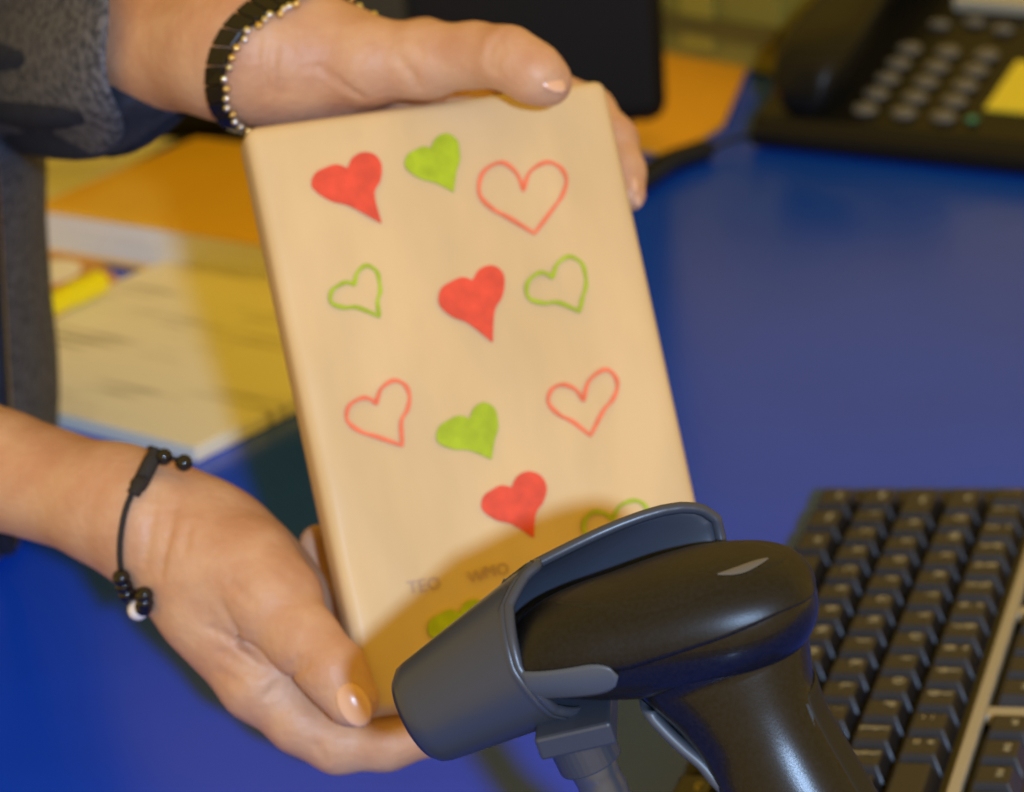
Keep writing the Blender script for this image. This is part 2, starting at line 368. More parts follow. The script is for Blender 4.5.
def right_field(X):
    arm = chain(X, [P(-420, 372, 1.13, .040), P(-200, 412, 1.06, .034), P(0, 470, 1.0, .0212), P(138, 513, .968, .0192)], .003, (FW, 1.3))
    wrist = chain(X, [P(120, 508, .968, .0186), P(185, 545, .962, .0215), P(232, 582, .957, .0235)], .012, (FW, 1.0))
    d = smin(arm, wrist, .014)
    palm = chain(X, [P(215, 560, .962, .021), P(272, 612, .968, .019), P(300, 655, .972, .0155)], .01, (FW, .9))
    d = smin(d, palm, .014)
    heel = chain(X, [P(205, 600, .950, .014), P(262, 668, .945, .0125)], .006); d = smin(d, heel, .014)
    thumb = chain(X, [P(205, 555, .947, .015), P(268, 600, .936, .0142), P(305, 642, .926, .0112), P(334, 672, .918, .0099), P(352, 700, .915, .0090)], .006)
    d = smin(d, thumb, .006)
    pad = chain(X, [P(250, 570, .945, .016), P(285, 598, .942, .012)], .004); d = smin(d, pad, .008)
    web = seg_d(X, *[P(252, 640, .950, 0)[0], P(292, 676, .944, 0)[0]], .011, .008); d = smin(d, web, .008)
    def fing(pts, k): return chain(X, pts, k)
    idx = fing([P(205, 618, .950, .0135), P(258, 684, .944, .0118), P(300, 722, .942, .0098), P(338, 742, .942, .0097), P(385, 742, .940, .0087), P(432, 734, .940, .0076)], .006)
    mid = fing([P(250, 630, .962, .0125), P(300, 690, .962, .0105), P(352, 716, .962, .0095), P(410, 706, .966, .0088), P(455, 694, .972, .008)], .005)
    rng = fing([P(262, 605, .972, .0125), P(316, 648, .978, .0102), P(352, 652, .985, .0092), P(392, 625, .984, .0082), P(412, 600, .982, .0075)], .005)
    pin = fing([P(262, 585, .980, .0120), P(306, 604, .990, .0092), P(330, 600, .998, .0082), P(330, 568, 1.0, .0074), P(318, 543, .998, .0066)], .005)
    out = d
    for q, k in ((idx, .006), (mid, .006), (rng, .006), (pin, .006)): out = np.minimum(out, smin(d, q, k))
    for a_, b_, r_, k_ in (((248, 640, .9335), (300, 686, .9245), .0016, .0035), ((300, 686, .9245), (330, 715, .922), .0013, .003)):
        g = seg_d(X, at(*a_), at(*b_), r_, r_); out = -smin(-out, g, k_)
    return out
def bounds(pts, pad=.035):
    A = np.array([at(*p) for p in pts]); return A.min(0)-pad, A.max(0)+pad
lo, hi = bounds([(-200, 412, 1.05), (0, 470, .985)], .04); X = grid(lo, hi, .004)
fore = chain(X, [P(-420, 372, 1.13, .040), P(-200, 412, 1.06, .034), P(0, 470, 1.0, .0212), P(138, 513, .968, .0192)], .003, (FW, 1.3))
bodyparts = [nets(np.maximum(fore, (X@RT.astype(np.float32))-float(at(6, 470, 1.0)@RT)), lo, .004)]
lo, hi = bounds([(-30, 465, 1.0), (200, 560, .95), (440, 735, .945), (330, 545, 1.0), (340, 735, .925), (330, 600, 1.0)], .022)
lo[0] = max(lo[0], at(-45, 470, 1.0)[0])
right_skin = crease(right_field, [[(300, 668), (312, 655), (325, 643)], [(306, 676), (318, 662), (331, 650)], [(297, 658), (309, 646)], [(230, 600), (243, 622), (266, 652)], [(215, 622), (236, 632), (255, 642)],
    [(160, 488), (158, 520), (150, 560)], [(180, 498), (176, 530), (166, 572)], [(196, 520), (192, 548)], [(225, 645), (250, 660), (270, 668)], [(320, 735), (330, 752)], [(272, 690), (284, 678)], [(238, 575), (262, 596)], [(222, 665), (246, 676)]], .955, .0004, .0022)
X = grid(lo, hi, h); bodyparts.append(nets(right_skin(X), lo, h))
# left hand (far): thumb hooked over the parcel's top edge, fingers behind it
def left_field(X):
    arm = chain(X, [P(10, 54, 1.235, .024), P(50, 51, 1.160, .0225), P(85, 48, 1.095, .0228), P(122, 44, 1.045, .0242), P(250, 53, .995, .0222)], .002, (FW, 1.1))
    hand = chain(X, [P(235, 52, 1.0, .0205), P(300, 62, 1.0, .0205), P(350, 78, 1.012, .0190), P(400, 92, 1.022, .016)], .012, (FW, 1.0))
    d = smin(arm, hand, .016)
    up_ = chain(X, [P(265, 22, .995, .012), P(320, 33, .995, .0095), P(350, 42, .998, .010)], .006); d = smin(d, up_, .012)
    thumb = chain(X, [P(300, 58, .995, .0165), P(365, 62, .988, .0150), P(425, 60, .982, .0128), P(475, 55, .974, .0104), P(508, 58, .965, .0100), P(535, 74, .962, .0094), P(549, 83, .965, .0078)], .006)
    d = smin(d, thumb, .008)
    out = d
    F4 = [[P(360, 60, 1.02, .013), P(425, 52, 1.035, .0115), P(520, 78, 1.052, .0095), P(590, 112, 1.047, .0088), P(613, 140, 1.038, .0084), P(623, 172, 1.030, .0076), P(629, 195, 1.024, .0062)],
          [P(360, 90, 1.025, .012), P(430, 95, 1.04, .011), P(530, 140, 1.042, .0092), P(585, 180, 1.034, .0085), P(600, 225, 1.022, .007)],
          [P(350, 105, 1.025, .012), P(420, 135, 1.035, .0105), P(505, 185, 1.034, .009), P(550, 225, 1.022, .0082), P(560, 260, 1.014, .0068)],
          [P(335, 112, 1.02, .011), P(390, 160, 1.02, .009), P(455, 215, 1.015, .0078), P(480, 250, 1.008, .006)]]
    for pts in F4: out = np.minimum(out, smin(d, chain(X, pts, .005), .007))
    return out
lo, hi = bounds([(60, 60, 1.13), (118, 45, 1.04), (250, 50, .995), (549, 83, .97), (622, 190, 1.03), (560, 255, 1.01), (480, 245, 1.0), (520, 78, 1.045)], .022)
left_skin = crease(left_field, [[(500, 45), (495, 62), (497, 82)], [(494, 50), (489, 66), (490, 80)], [(503, 52), (501, 66)], [(272, 40), (268, 70), (272, 98)], [(286, 55), (284, 98)], [(398, 62), (412, 78), (420, 92)], [(415, 40), (424, 62)], [(320, 70), (350, 92), (362, 100)]], .985, .0004, .0022)
X = grid(lo, hi, h); bodyparts.append(nets(left_skin(X), lo, h))
# neck and head above the frame, coarse torso core under the clothes
HC = np.array([-.30, 1.27, .62])
def head_field(X):
    e = lambda c, r: np.sqrt((((X-np.array(c, np.float32))/np.array(r, np.float32))**2).sum(-1))*min(r)-min(r)
    d = smin(e(HC+(-.02, 0, .02), (.098, .076, .095)), e(HC+(.025, 0, -.05), (.062, .056, .075)), .03)
    d = smin(d, seg_d(X, HC+(.078, 0, -.005), HC+(.098, 0, -.035), .009, .013), .012)
    d = smin(d, e(HC+(.078, 0, -.065), (.014, .024, .008)), .006); d = smin(d, e(HC+(.06, 0, -.108), (.025, .026, .02)), .015)
    for s in (-1, 1):
        d = smin(d, e(HC+(-.015, s*.076, -.015), (.018, .010, .030)), .006)
        d = -smin(-d, e(HC+(.078, s*.031, 0.0), (.012, .015, .010)), .01)
        d = np.minimum(d, e(HC+(.064, s*.031, 0.0), (.013, .013, .012)))
    neck = seg_d(X, HC+(-.02, 0, -.05), (-.37, 1.27, .45), .055, .062); d = smin(d, neck, .025)
    return smin(d, seg_d(X, (-.38, 1.16, .36), (-.38, 1.38, .36), .075, .075), .05)
lo = np.array([-.52, 1.02, .22]); X = grid(lo, (-.15, 1.52, .76), .006); bodyparts.append(nets(head_field(X), lo, .006))
mobj('body', join_meshes('body', bodyparts), MT['skin'], person)
for nm, (u, v, Z), ax, ay, sz in (('fingernail', (354, 705, .9070), (.45, -.85), None, (.0052, .0078, .0016)), ('fingernail', (546, 76, .9560), (.78, -.62), None, (.0050, .0085, .0018)),
                            ('fingernail', (636, 192, 1.021), (.18, -.98), None, (.003, .006, .0018))):
    long = unit(ax[0]*RT+ax[1]*UP)
    nrm = unit(-FW+.15*UP) if u < 400 else (unit(-FW*.75+0.62*UP+.3*RT) if u < 600 else unit(RT*.8-FW*.4))
    sd = np.cross(nrm, long); b = bmesh.new(); ball(b, at(u, v, Z), sz, (sd, long, nrm), 16, 10); obj(nm, b, MT['nail'], person)
hb = bmesh.new(); ball(hb, HC+(-.032, 0, .03), (.104, .088, .098), None, 24, 16)
ball(hb, HC+(-.075, 0, -.05), (.06, .085, .11), None, 24, 16)
obj('hair', hb, MT['hair'], person)
def cardigan_field(X):
    t = chain(X, [((-.336, 1.23, .0), .115), ((-.326, 1.225, .12), .115), ((-.312, 1.21, .28), .117), ((-.335, 1.25, .40), .10)], .003, ((0, 1, 0), 1.56))
    t = np.maximum(t, .003-X[..., 2])
    sh = seg_d(X, (-.385, 1.10, .43), (-.385, 1.44, .43), .062, .062); t = smin(t, sh, .05)
    rs = chain(X, [((-.385, 1.09, .43), .060), ((-.43, 1.02, .16), .052), (at(-130, 428, 1.04), .043)], .02); t = smin(t, rs, .02)
    t = -smin(-t, -seg_d(X, (-.36, 1.27, .48), (-.36, 1.27, .6), .068, .07)*-1, .01)
    t += .0022*np.sin(X[..., 2]*38+X[..., 1]*22)*np.sin(X[..., 0]*31+X[..., 2]*17+1)
    return np.maximum(t, .003-X[..., 2])
cdn = None
lo = np.array([-.56, .90, -.004]); X = grid(lo, (-.14, 1.56, .52), .006)
card = mobj('cardigan', join_meshes('cardigan', [nets(cardigan_field(X), lo, .006)]), MT['knit'], person)
# left sleeve, pushed up to the elbow with a loose rippled hem
def sleeve(name, st, m, parent, wave, thick=.003, n=48):
    rs = []
    for i, (c, r, drop, wv) in enumerate(st):
        nx = st[min(i+1, len(st)-1)][0]; pv = st[max(i-1, 0)][0]; t = unit(unit(nx-pv)+((1.6, 2, 4, 6, 8)[min(i-3, 4)]*RT if i >= 3 else 0))
        a_ = unit(np.cross(t, UP)); b_ = np.cross(a_, t); ring = []
        for q in np.linspace(0, 2*math.pi, n, endpoint=False):
            low = max(0, -math.sin(q)); rr = r*(1+wv*math.sin(q*9+i*.4)*.5+.02*math.sin(3*q+i))
            ring.append(c+rr*(math.cos(q)*a_*(1.35 if i >= 4 else 1)+math.sin(q)*b_)-UP*drop*low**2+t*wv*.05*math.sin(5*q+1))
        rs.append(ring)
    b = bmesh.new(); rings(b, rs, True, False); o = obj(name, b, m, parent, True)
    s = o.modifiers.new('solid', 'SOLIDIFY'); s.thickness = thick; s.offset = -1
    s = o.modifiers.new('sub', 'SUBSURF'); s.levels = s.render_levels = 1
    return o
Lsh = np.array([-.375, 1.44, .43])
sleeve('sleeve', [(Lsh, .064, 0, 0), (Lsh*.5+at(-15, 60, 1.29)*.5, .058, 0, .01), (at(-25, 56, 1.285), .048, .0, .02), (at(20, 52, 1.225), .041, .004, .04), (at(50, 50, 1.155), .0385, .006, .06), (at(88, 48, 1.085), .036, .008, .06), (at(114, 46, 1.053), .0335, .006, .04), (at(131, 44, 1.040), .0310, .002, .02)], MT['knit'], card, 0)
sleeve('sleeve_lining', [(at(34, 64, 1.20), .033, .004, .06), (at(60, 66, 1.14), .033, .004, .16), (at(90, 68, 1.085), .032, .004, .2), (at(124, 74, 1.052), .0285, .002, .2), (at(150, 78, 1.04), .020, 0, .15), (at(176, 82, 1.03), .012, 0, .1)], MT['navy'], card, 0, .002)
# zip along the open front edge, on the side turned to the camera
def on_torso(z, ang):
    return np.array([np.interp(z, (0, .12, .28, .4), (-.336, -.326, -.312, -.335))+.117*math.cos(ang), 1.228-.06*z+.181*math.sin(ang), z])
zl = bmesh.new(); zt = bmesh.new(); k = 0
za = lambda z: -.42
tube(zt, [on_torso(z, za(z)-.045)*1.0 for z in np.linspace(.01, .40, 30)], .0048, 8)
obj('zip_tape', zt, MT['navy'], card)
for z in np.arange(.012, .40, .0042):
    p = on_torso(z, za(z)); add_box(zl, p+np.array([.0005, -.003, 0]), (.005, .004, .0024))
zz = obj('zip_teeth', zl, MT['zip'], card, False); zz['kind'] = 'stuff'
def trousers_field(X):
    t = chain(X, [((-.39, 1.275, .02), .112), ((-.40, 1.275, -.12), .118)], .03, ((0, 1, 0), 1.35))
    for s in (-1, 1): t = smin(t, chain(X, [((-.40, 1.275+s*.085, -.14), .09), ((-.40, 1.275+s*.095, -.48), .062), ((-.42, 1.275+s*.1, -.86), .05)], .02), .02)
    return np.maximum(t, X[..., 2]-.01)
lo = np.array([-.56, 1.03, -.93]); X = grid(lo, (-.23, 1.52, .03), .01)
mobj('trousers', join_meshes('trousers', [nets(trousers_field(X), lo, .01)]), MT['denim'], person)
for s in (-1, 1):
    b = bmesh.new(); ball(b, (-.37, 1.275+s*.1, -.885), (.125, .045, .035)); ball(b, (-.42, 1.275+s*.1, -.86), (.06, .04, .055)); obj('shoe', b, MT['phone'], person)

bpy.context.view_layer.update()
for o in person.children: o.location = o.location-person.location
# ------------------------------------------------------------------ bracelets
br = thing('cord_bracelet', 'black cord bracelet with black beads and one white bead on the near wrist', 'bracelet', at(130, 520, .965))
bo = np.array(br.location)
def loc(p, o=None): return np.asarray(p)-(bo if o is None else o)
def wrap(path, front=True, r=.0009, n=6): return [loc(out_of(right_field, q, -FW if front else FW, r)) for q in spline([at(*p) for p in path], n)]
path = [(152, 455, .950), (140, 478, .945), (128, 508, .9435), (123, 540, .946), (125, 568, .954), (128, 580, .956)]
b = bmesh.new(); tube(b, wrap(path), .0011, 8)
tube(b, wrap([(155, 453, .952), (150, 448, .968), (146, 460, .985), (140, 510, .99), (138, 555, .985), (146, 590, .972), (150, 600, .960)], False), .0010, 8)
obj('cord', b, MT['cord'], br)
b = bmesh.new(); tube(b, wrap([(156, 451, .949), (150, 464, .946), (141, 482, .9440), (135, 494, .943)], True, .0022, 5), [.0026]*4+[.003]*8+[.0024]*4, 10); obj('knot', b, MT['cord'], br)
b = bmesh.new(); tube(b, wrap([(160, 455, .948), (172, 458, .947), (184, 463, .946)], True, .001, 4), .0009, 8); obj('cord_end', b, MT['cord'], br)
for u, v, Z, r, m in ((164, 457, .947, .0030, 'beadblack'), (184, 463, .946, .0030, 'beadblack'), (126, 576, .953, .0031, 'beadblack'), (128, 584, .954, .0031, 'beadblack'), (131, 592, .955, .0031, 'beadblack'),
                   (134, 600, .955, .0031, 'beadblack'), (138, 610, .948, .0036, 'pale'), (150, 604, .957, .0030, 'beadblack'), (153, 598, .960, .0030, 'beadblack'), (154, 590, .963, .0030, 'beadblack')):
    b = bmesh.new(); ball(b, loc(out_of(right_field, at(u, v, Z), -FW, r*.9)), r, None, 16, 10); o = obj('bead', b, MT[m], br)
    if m == 'pale': o['label'] = 'pale bead'
b2 = thing('link_bracelet', 'dark flat link bracelet edged with shiny metal beads on the far wrist', 'bracelet', at(245, 55, .99))
o2 = np.array(b2.location); wc = at(246, 52, .997); ta = unit(at(250, 53, .995)-at(118, 44, 1.04)); na = unit(np.cross(ta, UP)); ub = np.cross(na, ta)
if na@FW > 0: na = -na
wc = at(262, 53, .995)
def wr(q, off, dr=0): # ring around the wrist: q=0 faces the camera, q=pi/2 up
    sh = (.0060+.0095*math.sin(q)+.0025*math.cos(q))
    d_ = na*math.cos(q)+ub*math.sin(q)
    return out_of(left_field, wc+ta*(sh+off)+d_*.012, d_, .0008)+d_*dr-o2
for k in range(26):
    q0, q1 = 2*math.pi*k/26+.008, 2*math.pi*(k+1)/26-.008; b = bmesh.new(); hw = .0034
    vv = [wr(q, s*hw, dr) for dr in (0, .0022) for q, s in ((q0, -1), (q1, -1), (q1, 1), (q0, 1))]
    vv = [b.verts.new(V(p)) for p in vv]
    for fc in ((3, 2, 1, 0), (4, 5, 6, 7), (0, 1, 5, 4), (1, 2, 6, 5), (2, 3, 7, 6), (3, 0, 4, 7)): b.faces.new([vv[i] for i in fc])
    obj('link', b, MT['dlink'], b2, False, .0005, 2)
bs = bmesh.new(); ball(bs, (0, 0, 0), .0015, None, 10, 6); m1 = None
for k in range(46):
    q = 2*math.pi*k/46; p = wr(q, .0047+.0006*math.sin(k*2.3), .0016)
    if m1 is None:
        m1 = obj('metal_bead', bs, MT['gold'], b2); m1.location = V(p)
        me2 = m1.data.copy(); me2.materials.clear(); me2.materials.append(MT['silver'])
    else:
        c = m1.copy(); c.data = me2 if k % 3 else m1.data; c.location = V(p); COL.objects.link(c); c.parent = b2

# ------------------------------------------------------------------ scanner and its stand (built in millimetres on own axes)
A_ = unit(-.940*RT-.234*UP+.174*FW)                      # towards the nose
U_ = -.291*RT+.869*UP-.40*FW; U_ = unit(U_-A_*(U_@A_)); S_ = np.cross(U_, A_)   # top, and the side turned to the camera
if S_@FW > 0: S_ = -S_
SO = at(700, 617, .735); mmt = .001
def sm(x, s, u): return (A_*x+S_*s+U_*u)*mmt
sc = thing('barcode_scanner', 'glossy black handheld barcode scanner with its nose in the grey holder', 'scanner', SO)
def sup(c, s): return math.copysign(abs(c)**s, c)
AC = unit(-.845*RT-.488*UP+.22*FW); UC = -.36*RT+.78*UP-.5*FW; UC = unit(UC-AC*(UC@AC)); SCN = np.cross(UC, AC)
if SCN@FW > 0: SCN = -SCN
def interp(tab, x):
    xs = [t[0] for t in tab]; return [float(np.interp(x, xs, [t[j] for t in tab])) for j in range(1, len(tab[0]))]
# head: x, half width, top, bottom, centre height
HEAD = [(-31.5, 1, 1, 1, 1), (-31, 6, 4, 5, 1), (-29, 11, 7, 9, 1), (-25, 15.5, 10.5, 13, 1), (-18, 19, 13.5, 16, 0.5), (-8, 20.8, 15.8, 17, 0), (4, 20.5, 16.2, 17, 0), (18, 19, 15, 16.5, 0), (30, 17.4, 14.2, 14.2, 0), (40, 14.8, 12.4, 11.4, 0), (47, 11.8, 10.0, 9.0, -1), (51, 8.5, 7.4, 7.0, -1.5), (52, 6, 5, 5, -1.5)]
hs = spline(HEAD, 4)
SEAM = -2.0
def head_ring(row, n=56, grow=0):
    x, hw, tp, bt, cz = row; out = []
    for q in np.linspace(0, 2*math.pi, n, endpoint=False):
        c, s = math.cos(q), math.sin(q); uu = (tp if s > 0 else bt)*sup(s, .88 if s > 0 else .95)
        out.append((x, (hw+grow)*sup(c, .88), cz+uu+(grow if s > 0 else -grow)*abs(s)))
    return out
def shell(name, m, keep, grow=0):
    b = bmesh.new(); rs = [[sm(*p) for p in head_ring(r, 56, grow)] for r in hs]
    rings(b, rs, True, True)
    return b
b = shell('', None, None); obj('head_shell', b, MT['scan'], sc)
# upper cover: slightly proud shell above the seam
def upper(grow, lo_u):
    b = bmesh.new(); rs = []
    for r in hs:
        x, hw, tp, bt, cz = r; ring = []
        sm_ = .02+.30*min(1, max(0, (18-x)/40)) if x > -27 else .32
        for q in np.linspace(sm_, math.pi-sm_, 40):
            c, s = math.cos(q), math.sin(q); ring.append(sm(x-(grow if x < -25 else 0)*.6, (hw+grow)*sup(c, .88), cz+(tp+grow)*sup(s, .88 if s > 0 else .95)))
        rs.append(ring)
    rings(b, rs, False, False); return b
o = obj('upper_cover', upper(.45, 0), MT['scancover'], sc)
s_ = o.modifiers.new('s', 'SOLIDIFY'); s_.thickness = .0006; s_.offset = -1
# slightly raised tear-shaped top panel
def top_u(x, s):
    x_, hw, tp, bt, cz = (x, *interp([tuple(r) for r in hs], x)); hw += .45; tp += .45
    c = min(1, abs(s)/hw)**(1/.88); return cz+tp*max(0, 1-c*c)**(.44)
b = bmesh.new(); rs = []
for k in range(41):
    t = k/40; x = -26.5+t*62; wd = 14.6*(math.sin(math.pi*min(1, t*1.02+.0))**.62 if t < .5 else (math.sin(math.pi*min(1, t))**.85)) + .1
    rs.append([sm(x, s*wd, top_u(x, s*wd)*1.0+.32*(1-abs(s)**6)+.02) for s in np.linspace(-1, 1, 17)])
rings(b, rs, False, False); obj('top_panel', b, MT['scantop'], sc)
# indicator lens, a thin curved window
b = bmesh.new(); rs = []
for k in range(15):
    t = k/14; x = -22+t*13; s0 = 2.2+6.0*t+1.6*math.sin(math.pi*t); wd = .2+1.9*math.sin(math.pi*t)**.7*(1-.5*t)
    rs.append([sm(x, s0+s*wd, top_u(x, s0+s*wd)+.42+.25*(1-s*s)) for s in (-1, -.4, .4, 1)])
rings(b, rs, False, False); obj('indicator_lens', b, MT['lens'], sc)
def hs_(u): return -.47*min(0, u+10)
def hx(u): return .04*min(0, u+10)
# handle: stations along its own path
HN = [(-1, -4, 26, 19), (-2, -10, 25, 18.6), (-3.2, -16, 22.6, 17.6), (-5, -23, 19.6, 16.5), (-7.5, -32, 17.8, 15.7), (-11, -46, 18.2, 16), (-15, -62, 18.8, 16.4), (-19, -78, 18.6, 16.2), (-22, -92, 17.8, 15.6), (-23.5, -100, 15, 13), (-24, -103, 9, 8)]
b = bmesh.new(); rs = []
for x, u, la, lw in spline(HN, 4):
    rs.append([sm(x+hx(u)+la*sup(math.cos(q), .9), lw*sup(math.sin(q), .9)+hs_(u), u-math.cos(q)*la*.10) for q in np.linspace(0, 2*math.pi, 48, endpoint=False)])
rings(b, rs); obj('handle', b, MT['scan'], sc)
# rubber back strip of the handle
b = bmesh.new(); rs = []
for x, u, la, lw in spline(HN[3:-2], 4):
    rs.append([sm(x+hx(u)-(la+.6)*math.cos(q), (lw+.3)*math.sin(q)+hs_(u), u+math.cos(q)*la*.10) for q in np.linspace(-.62, .62, 9)])
rings(b, rs, False, False); o = obj('back_strip', b, MT['seam'], sc); s_ = o.modifiers.new('s', 'SOLIDIFY'); s_.thickness = .0008
# trigger: a curved plate in front of the handle
b = bmesh.new(); rs = []
for k in range(15):
    t = k/14; x, u, la, lw = spline(HN[2:7], 6)[min(24, int(t*18))]
    xx = x+la-2+6.5*math.sin(math.pi*(.25+.75*t))**1.0; uu = u-2
    rs.append([sm(xx+hx(u)+(.0 if abs(s) < 1 else -1.5)-2.0*s*s, 9*s+hs_(u), uu) for s in (-1, -.8, -.4, 0, .4, .8, 1)])
rings(b, rs, False, False); o = obj('trigger', b, MT['inset'], sc); s_ = o.modifiers.new('s', 'SOLIDIFY'); s_.thickness = .003
# grey side insets near the nose and small speaker hole
for sd in (1, -1):
    b = bmesh.new(); rs = []
    for k in range(19):
        t = k/18; x = 22+t*26; r = interp([tuple(r) for r in hs], x); hw, tp, bt, cz = r
        hh = 4.7*(math.sqrt(max(0, 1-(1-min(1, t/.30))**2)) if t < .30 else 1)+.05; ring = []
        for e in np.linspace(-1, 1, 9):
            uu = -.5-t*1.5+hh*e; sn = max(-1, min(1, (uu-cz)/bt)) if uu < cz else max(-1, min(1, (uu-cz)/tp))
            ring.append(sm(x, sd*((hw+.9)*max(0, 1-abs(sn)**2)**.47), uu))
        rs.append(ring)
    rings(b, rs, False, False); o = obj('side_inset', b, MT['inset'], sc); s_ = o.modifiers.new('s', 'SOLIDIFY'); s_.thickness = .0012; s_.offset = 0
b = bmesh.new(); ball(b, sm(-3, 17.6, -11.6), (.0026, .0008, .0008), (A_, S_, U_), 12, 8); obj('latch_hole', b, MT['seam'], sc)

st = thing('scanner_stand', 'blue-grey holder cup on a grey gooseneck carrying the scanner', 'stand', SO)
RIMT = [(-180, 49.5), (-168, 51), (-150, 49), (-120, 25), (-90, 4), (-59, -1), (-20, -6), (31, -7), (80, -3), (100, 3), (107, 6.5), (112, 7), (117, 3), (121, -3), (129, -3), (132, 5), (136, 15), (140, 22.5), (145, 29), (151, 35), (158, 40.5), (166, 45), (174, 48), (180, 49.5)]
CO = at(555, 641, .750)-SO
def cup_pt(x, c, s_): return CO+(-AC*x+SCN*c+UC*s_)*mmt          # x: mm back from the rim's middle
b = bmesh.new(); n = 180; rs = []
for k in range(26):
    t = k/25; ring = []
    for q in np.linspace(0, 2*math.pi, n, endpoint=False):
        dq = math.degrees(q); dq = dq-360 if dq > 180 else dq
        rim_ = float(np.interp(dq, [a[0] for a in RIMT], [a[1] for a in RIMT]))
        x = -43+(rim_+43)*t
        rad = 12.6+(min(x, 4)+43)*.165-max(0, x-4)*.02
        if x < -41: rad -= .8*(-41-x)
        fl = 1.0*max(0, (t-.94)/.06)**2
        ring.append(cup_pt(x, (rad+fl)*math.cos(q), (rad*.95+fl)*math.sin(q)))
    rs.append(ring)
rings(b, rs, True, False)
o = obj('holder_cup', b, MT['hold'], st); s_ = o.modifiers.new('s', 'SOLIDIFY'); s_.thickness = .0022; s_.offset = 1
# rounded bead along the rim
b = bmesh.new(); rim = [np.array(rs[-1][i]) for i in range(n)]
tube(b, rim+[rim[0]], .0016, 8, False); obj('rim', b, MT['hold'], st)
# clip block, collar and gooseneck
td = unit(at(605, 792, .735)-at(572, 722, .742)); 
def lp(u, v, Z): return at(u, v, Z)-SO
b = bmesh.new(); rot = Matrix([[float(A_[i]), float(S_[i]), float(U_[i])] for i in range(3)])
add_box(b, lp(577, 722, .745), (.021, .020, .007), rot); obj('clip_block', b, MT['hold'], st, False, .001)
c0, c1 = lp(574, 726, .745), lp(591, 762, .748); dd = unit(c1-c0)
b = bmesh.new(); tube(b, [c0, c0+dd*.0115], .0088, 32); obj('collar', b, MT['hold'], st, False, .0006)
pth = spline([c0+dd*.008, c0+dd*.03, c0+dd*.06, np.array([-.02, .645, .05])-SO, np.array([-.04, .64, .012])-SO], 10)
b = bmesh.new(); tube(b, pth, [.0064+.00025*math.sin(i*2.4) for i in range(len(pth))], 20); obj('gooseneck', b, MT['steel'], st)
b = bmesh.new(); bc = np.array([-.04, .64, 0])-SO
rings(b, [[bc+np.array([r*math.cos(q), r*math.sin(q), z]) for q in np.linspace(0, 2*math.pi, 48, endpoint=False)] for r, z in ((.06, 0), (.062, .003), (.060, .009), (.02, .014), (.012, .02))]); obj('base', b, MT['hold'], st)

# ------------------------------------------------------------------ keyboard
KP = .01905; tilt = .07; yaw = math.radians(18.7)
KD = -np.array([math.sin(yaw), math.cos(yaw), 0]); KL = np.array([math.cos(yaw), -math.sin(yaw), 0])*math.cos(tilt)+np.array([0, 0, math.sin(tilt)]); KN = np.cross(KD, KL)
KN = KN if KN[2] > 0 else -KN
KO = CAMP+np.array([.164, 1.104, -.500])-KD*(1.25*KP+.005)-KL*(KP*1.5+.003)       # left end of the keys, near edge of the lowest row minus one
kb = thing('keyboard', 'black computer keyboard with beige trim strips beside the scanner', 'keyboard')
km = Matrix([[float(KD[i]), float(KL[i]), float(KN[i]), float(KO[i])] for i in range(3)]+[[0, 0, 0, 1]])
kb.matrix_world = km          # local x = along a row of keys, y = from space bar row to function row, z = up
# rows: y of row's far (upper) edge in key units: row 0 = ctrl row: -1..0 => shifted by one
def ky(r): return (r-1)*KP+KP/2+KP      # centre of row r
TOPZ = 0.0
b = bmesh.new(); x0, x1, y0, y1 = -.019, 22.75*KP, -KP*1.0+.008, 6.2*KP
def wedge(bm, x0, x1, y0, y1, zt):
    pts = []
    for x, y in ((x0, y0), (x1, y0), (x1, y1), (x0, y1)):
        wp = KO+KD*x+KL*y; zb = -(wp[2]-.001)/KN[2]
        pts.append((x, y, zb))
    lo = [bm.verts.new(p) for p in pts]; hi = [bm.verts.new((p[0]+(.004 if i in (0, 3) else -.004), p[1]+(.003 if i < 2 else -.003), zt)) for i, p in enumerate(pts)]
    bm.faces.new(lo[::-1]); bm.faces.new(hi)
    for i in range(4): bm.faces.new((lo[i], lo[(i+1) % 4], hi[(i+1) % 4], hi[i]))
wedge(b, x0, x1, -.012, y1, -.0085); obj('case', b, MT['kbase'], kb, False, .002)
fy = 4.56*KP; ft = .42*KP
b = bmesh.new(); add_box(b, ((x0+x1)/2+.004, fy+ft*.5+.001, -.0050), (x1-x0-.016, ft*.62, .004)); obj('trim_strip', b, MT['trim'], kb, False, .0008)
FY = fy+ft+KP*.5+.001
for xx in (1.5, 6.25, 10.75, 15.15):
    b = bmesh.new(); add_box(b, (xx*KP, FY, -.0050), (KP*.40, KP*1.15, .004)); obj('trim_strip', b, MT['trim'], kb, False, .0008)
keymesh = {}
def key_mesh(wu, du=1):
    if (wu, du) in keymesh: return keymesh[wu, du]
    b = bmesh.new(); W, D = wu*KP-.0012, du*KP-.0012; z0 = -.0085
    rr = []
    for sx, sy0, sy1, z in ((W/2, -D/2, D/2, z0), (W/2-.0006, -D/2+.0006, D/2-.0006, z0+.002), (W/2-.0026, -D/2+.0022, D/2-.003, -.0006), (W/2-.0032, -D/2+.0028, D/2-.0036, 0)):
        nx = sx-.0004*(z > -.005); rr.append([(-sx, sy0, z), (nx, sy0, z), (nx, sy1, z), (-sx, sy1, z)])
    rings(b, rr); bmesh.ops.recalc_face_normals(b, faces=b.faces); me = bpy.data.meshes.new('key'); b.to_mesh(me); b.free(); me.materials.append(MT['key'])
    keymesh[wu, du] = me; return me
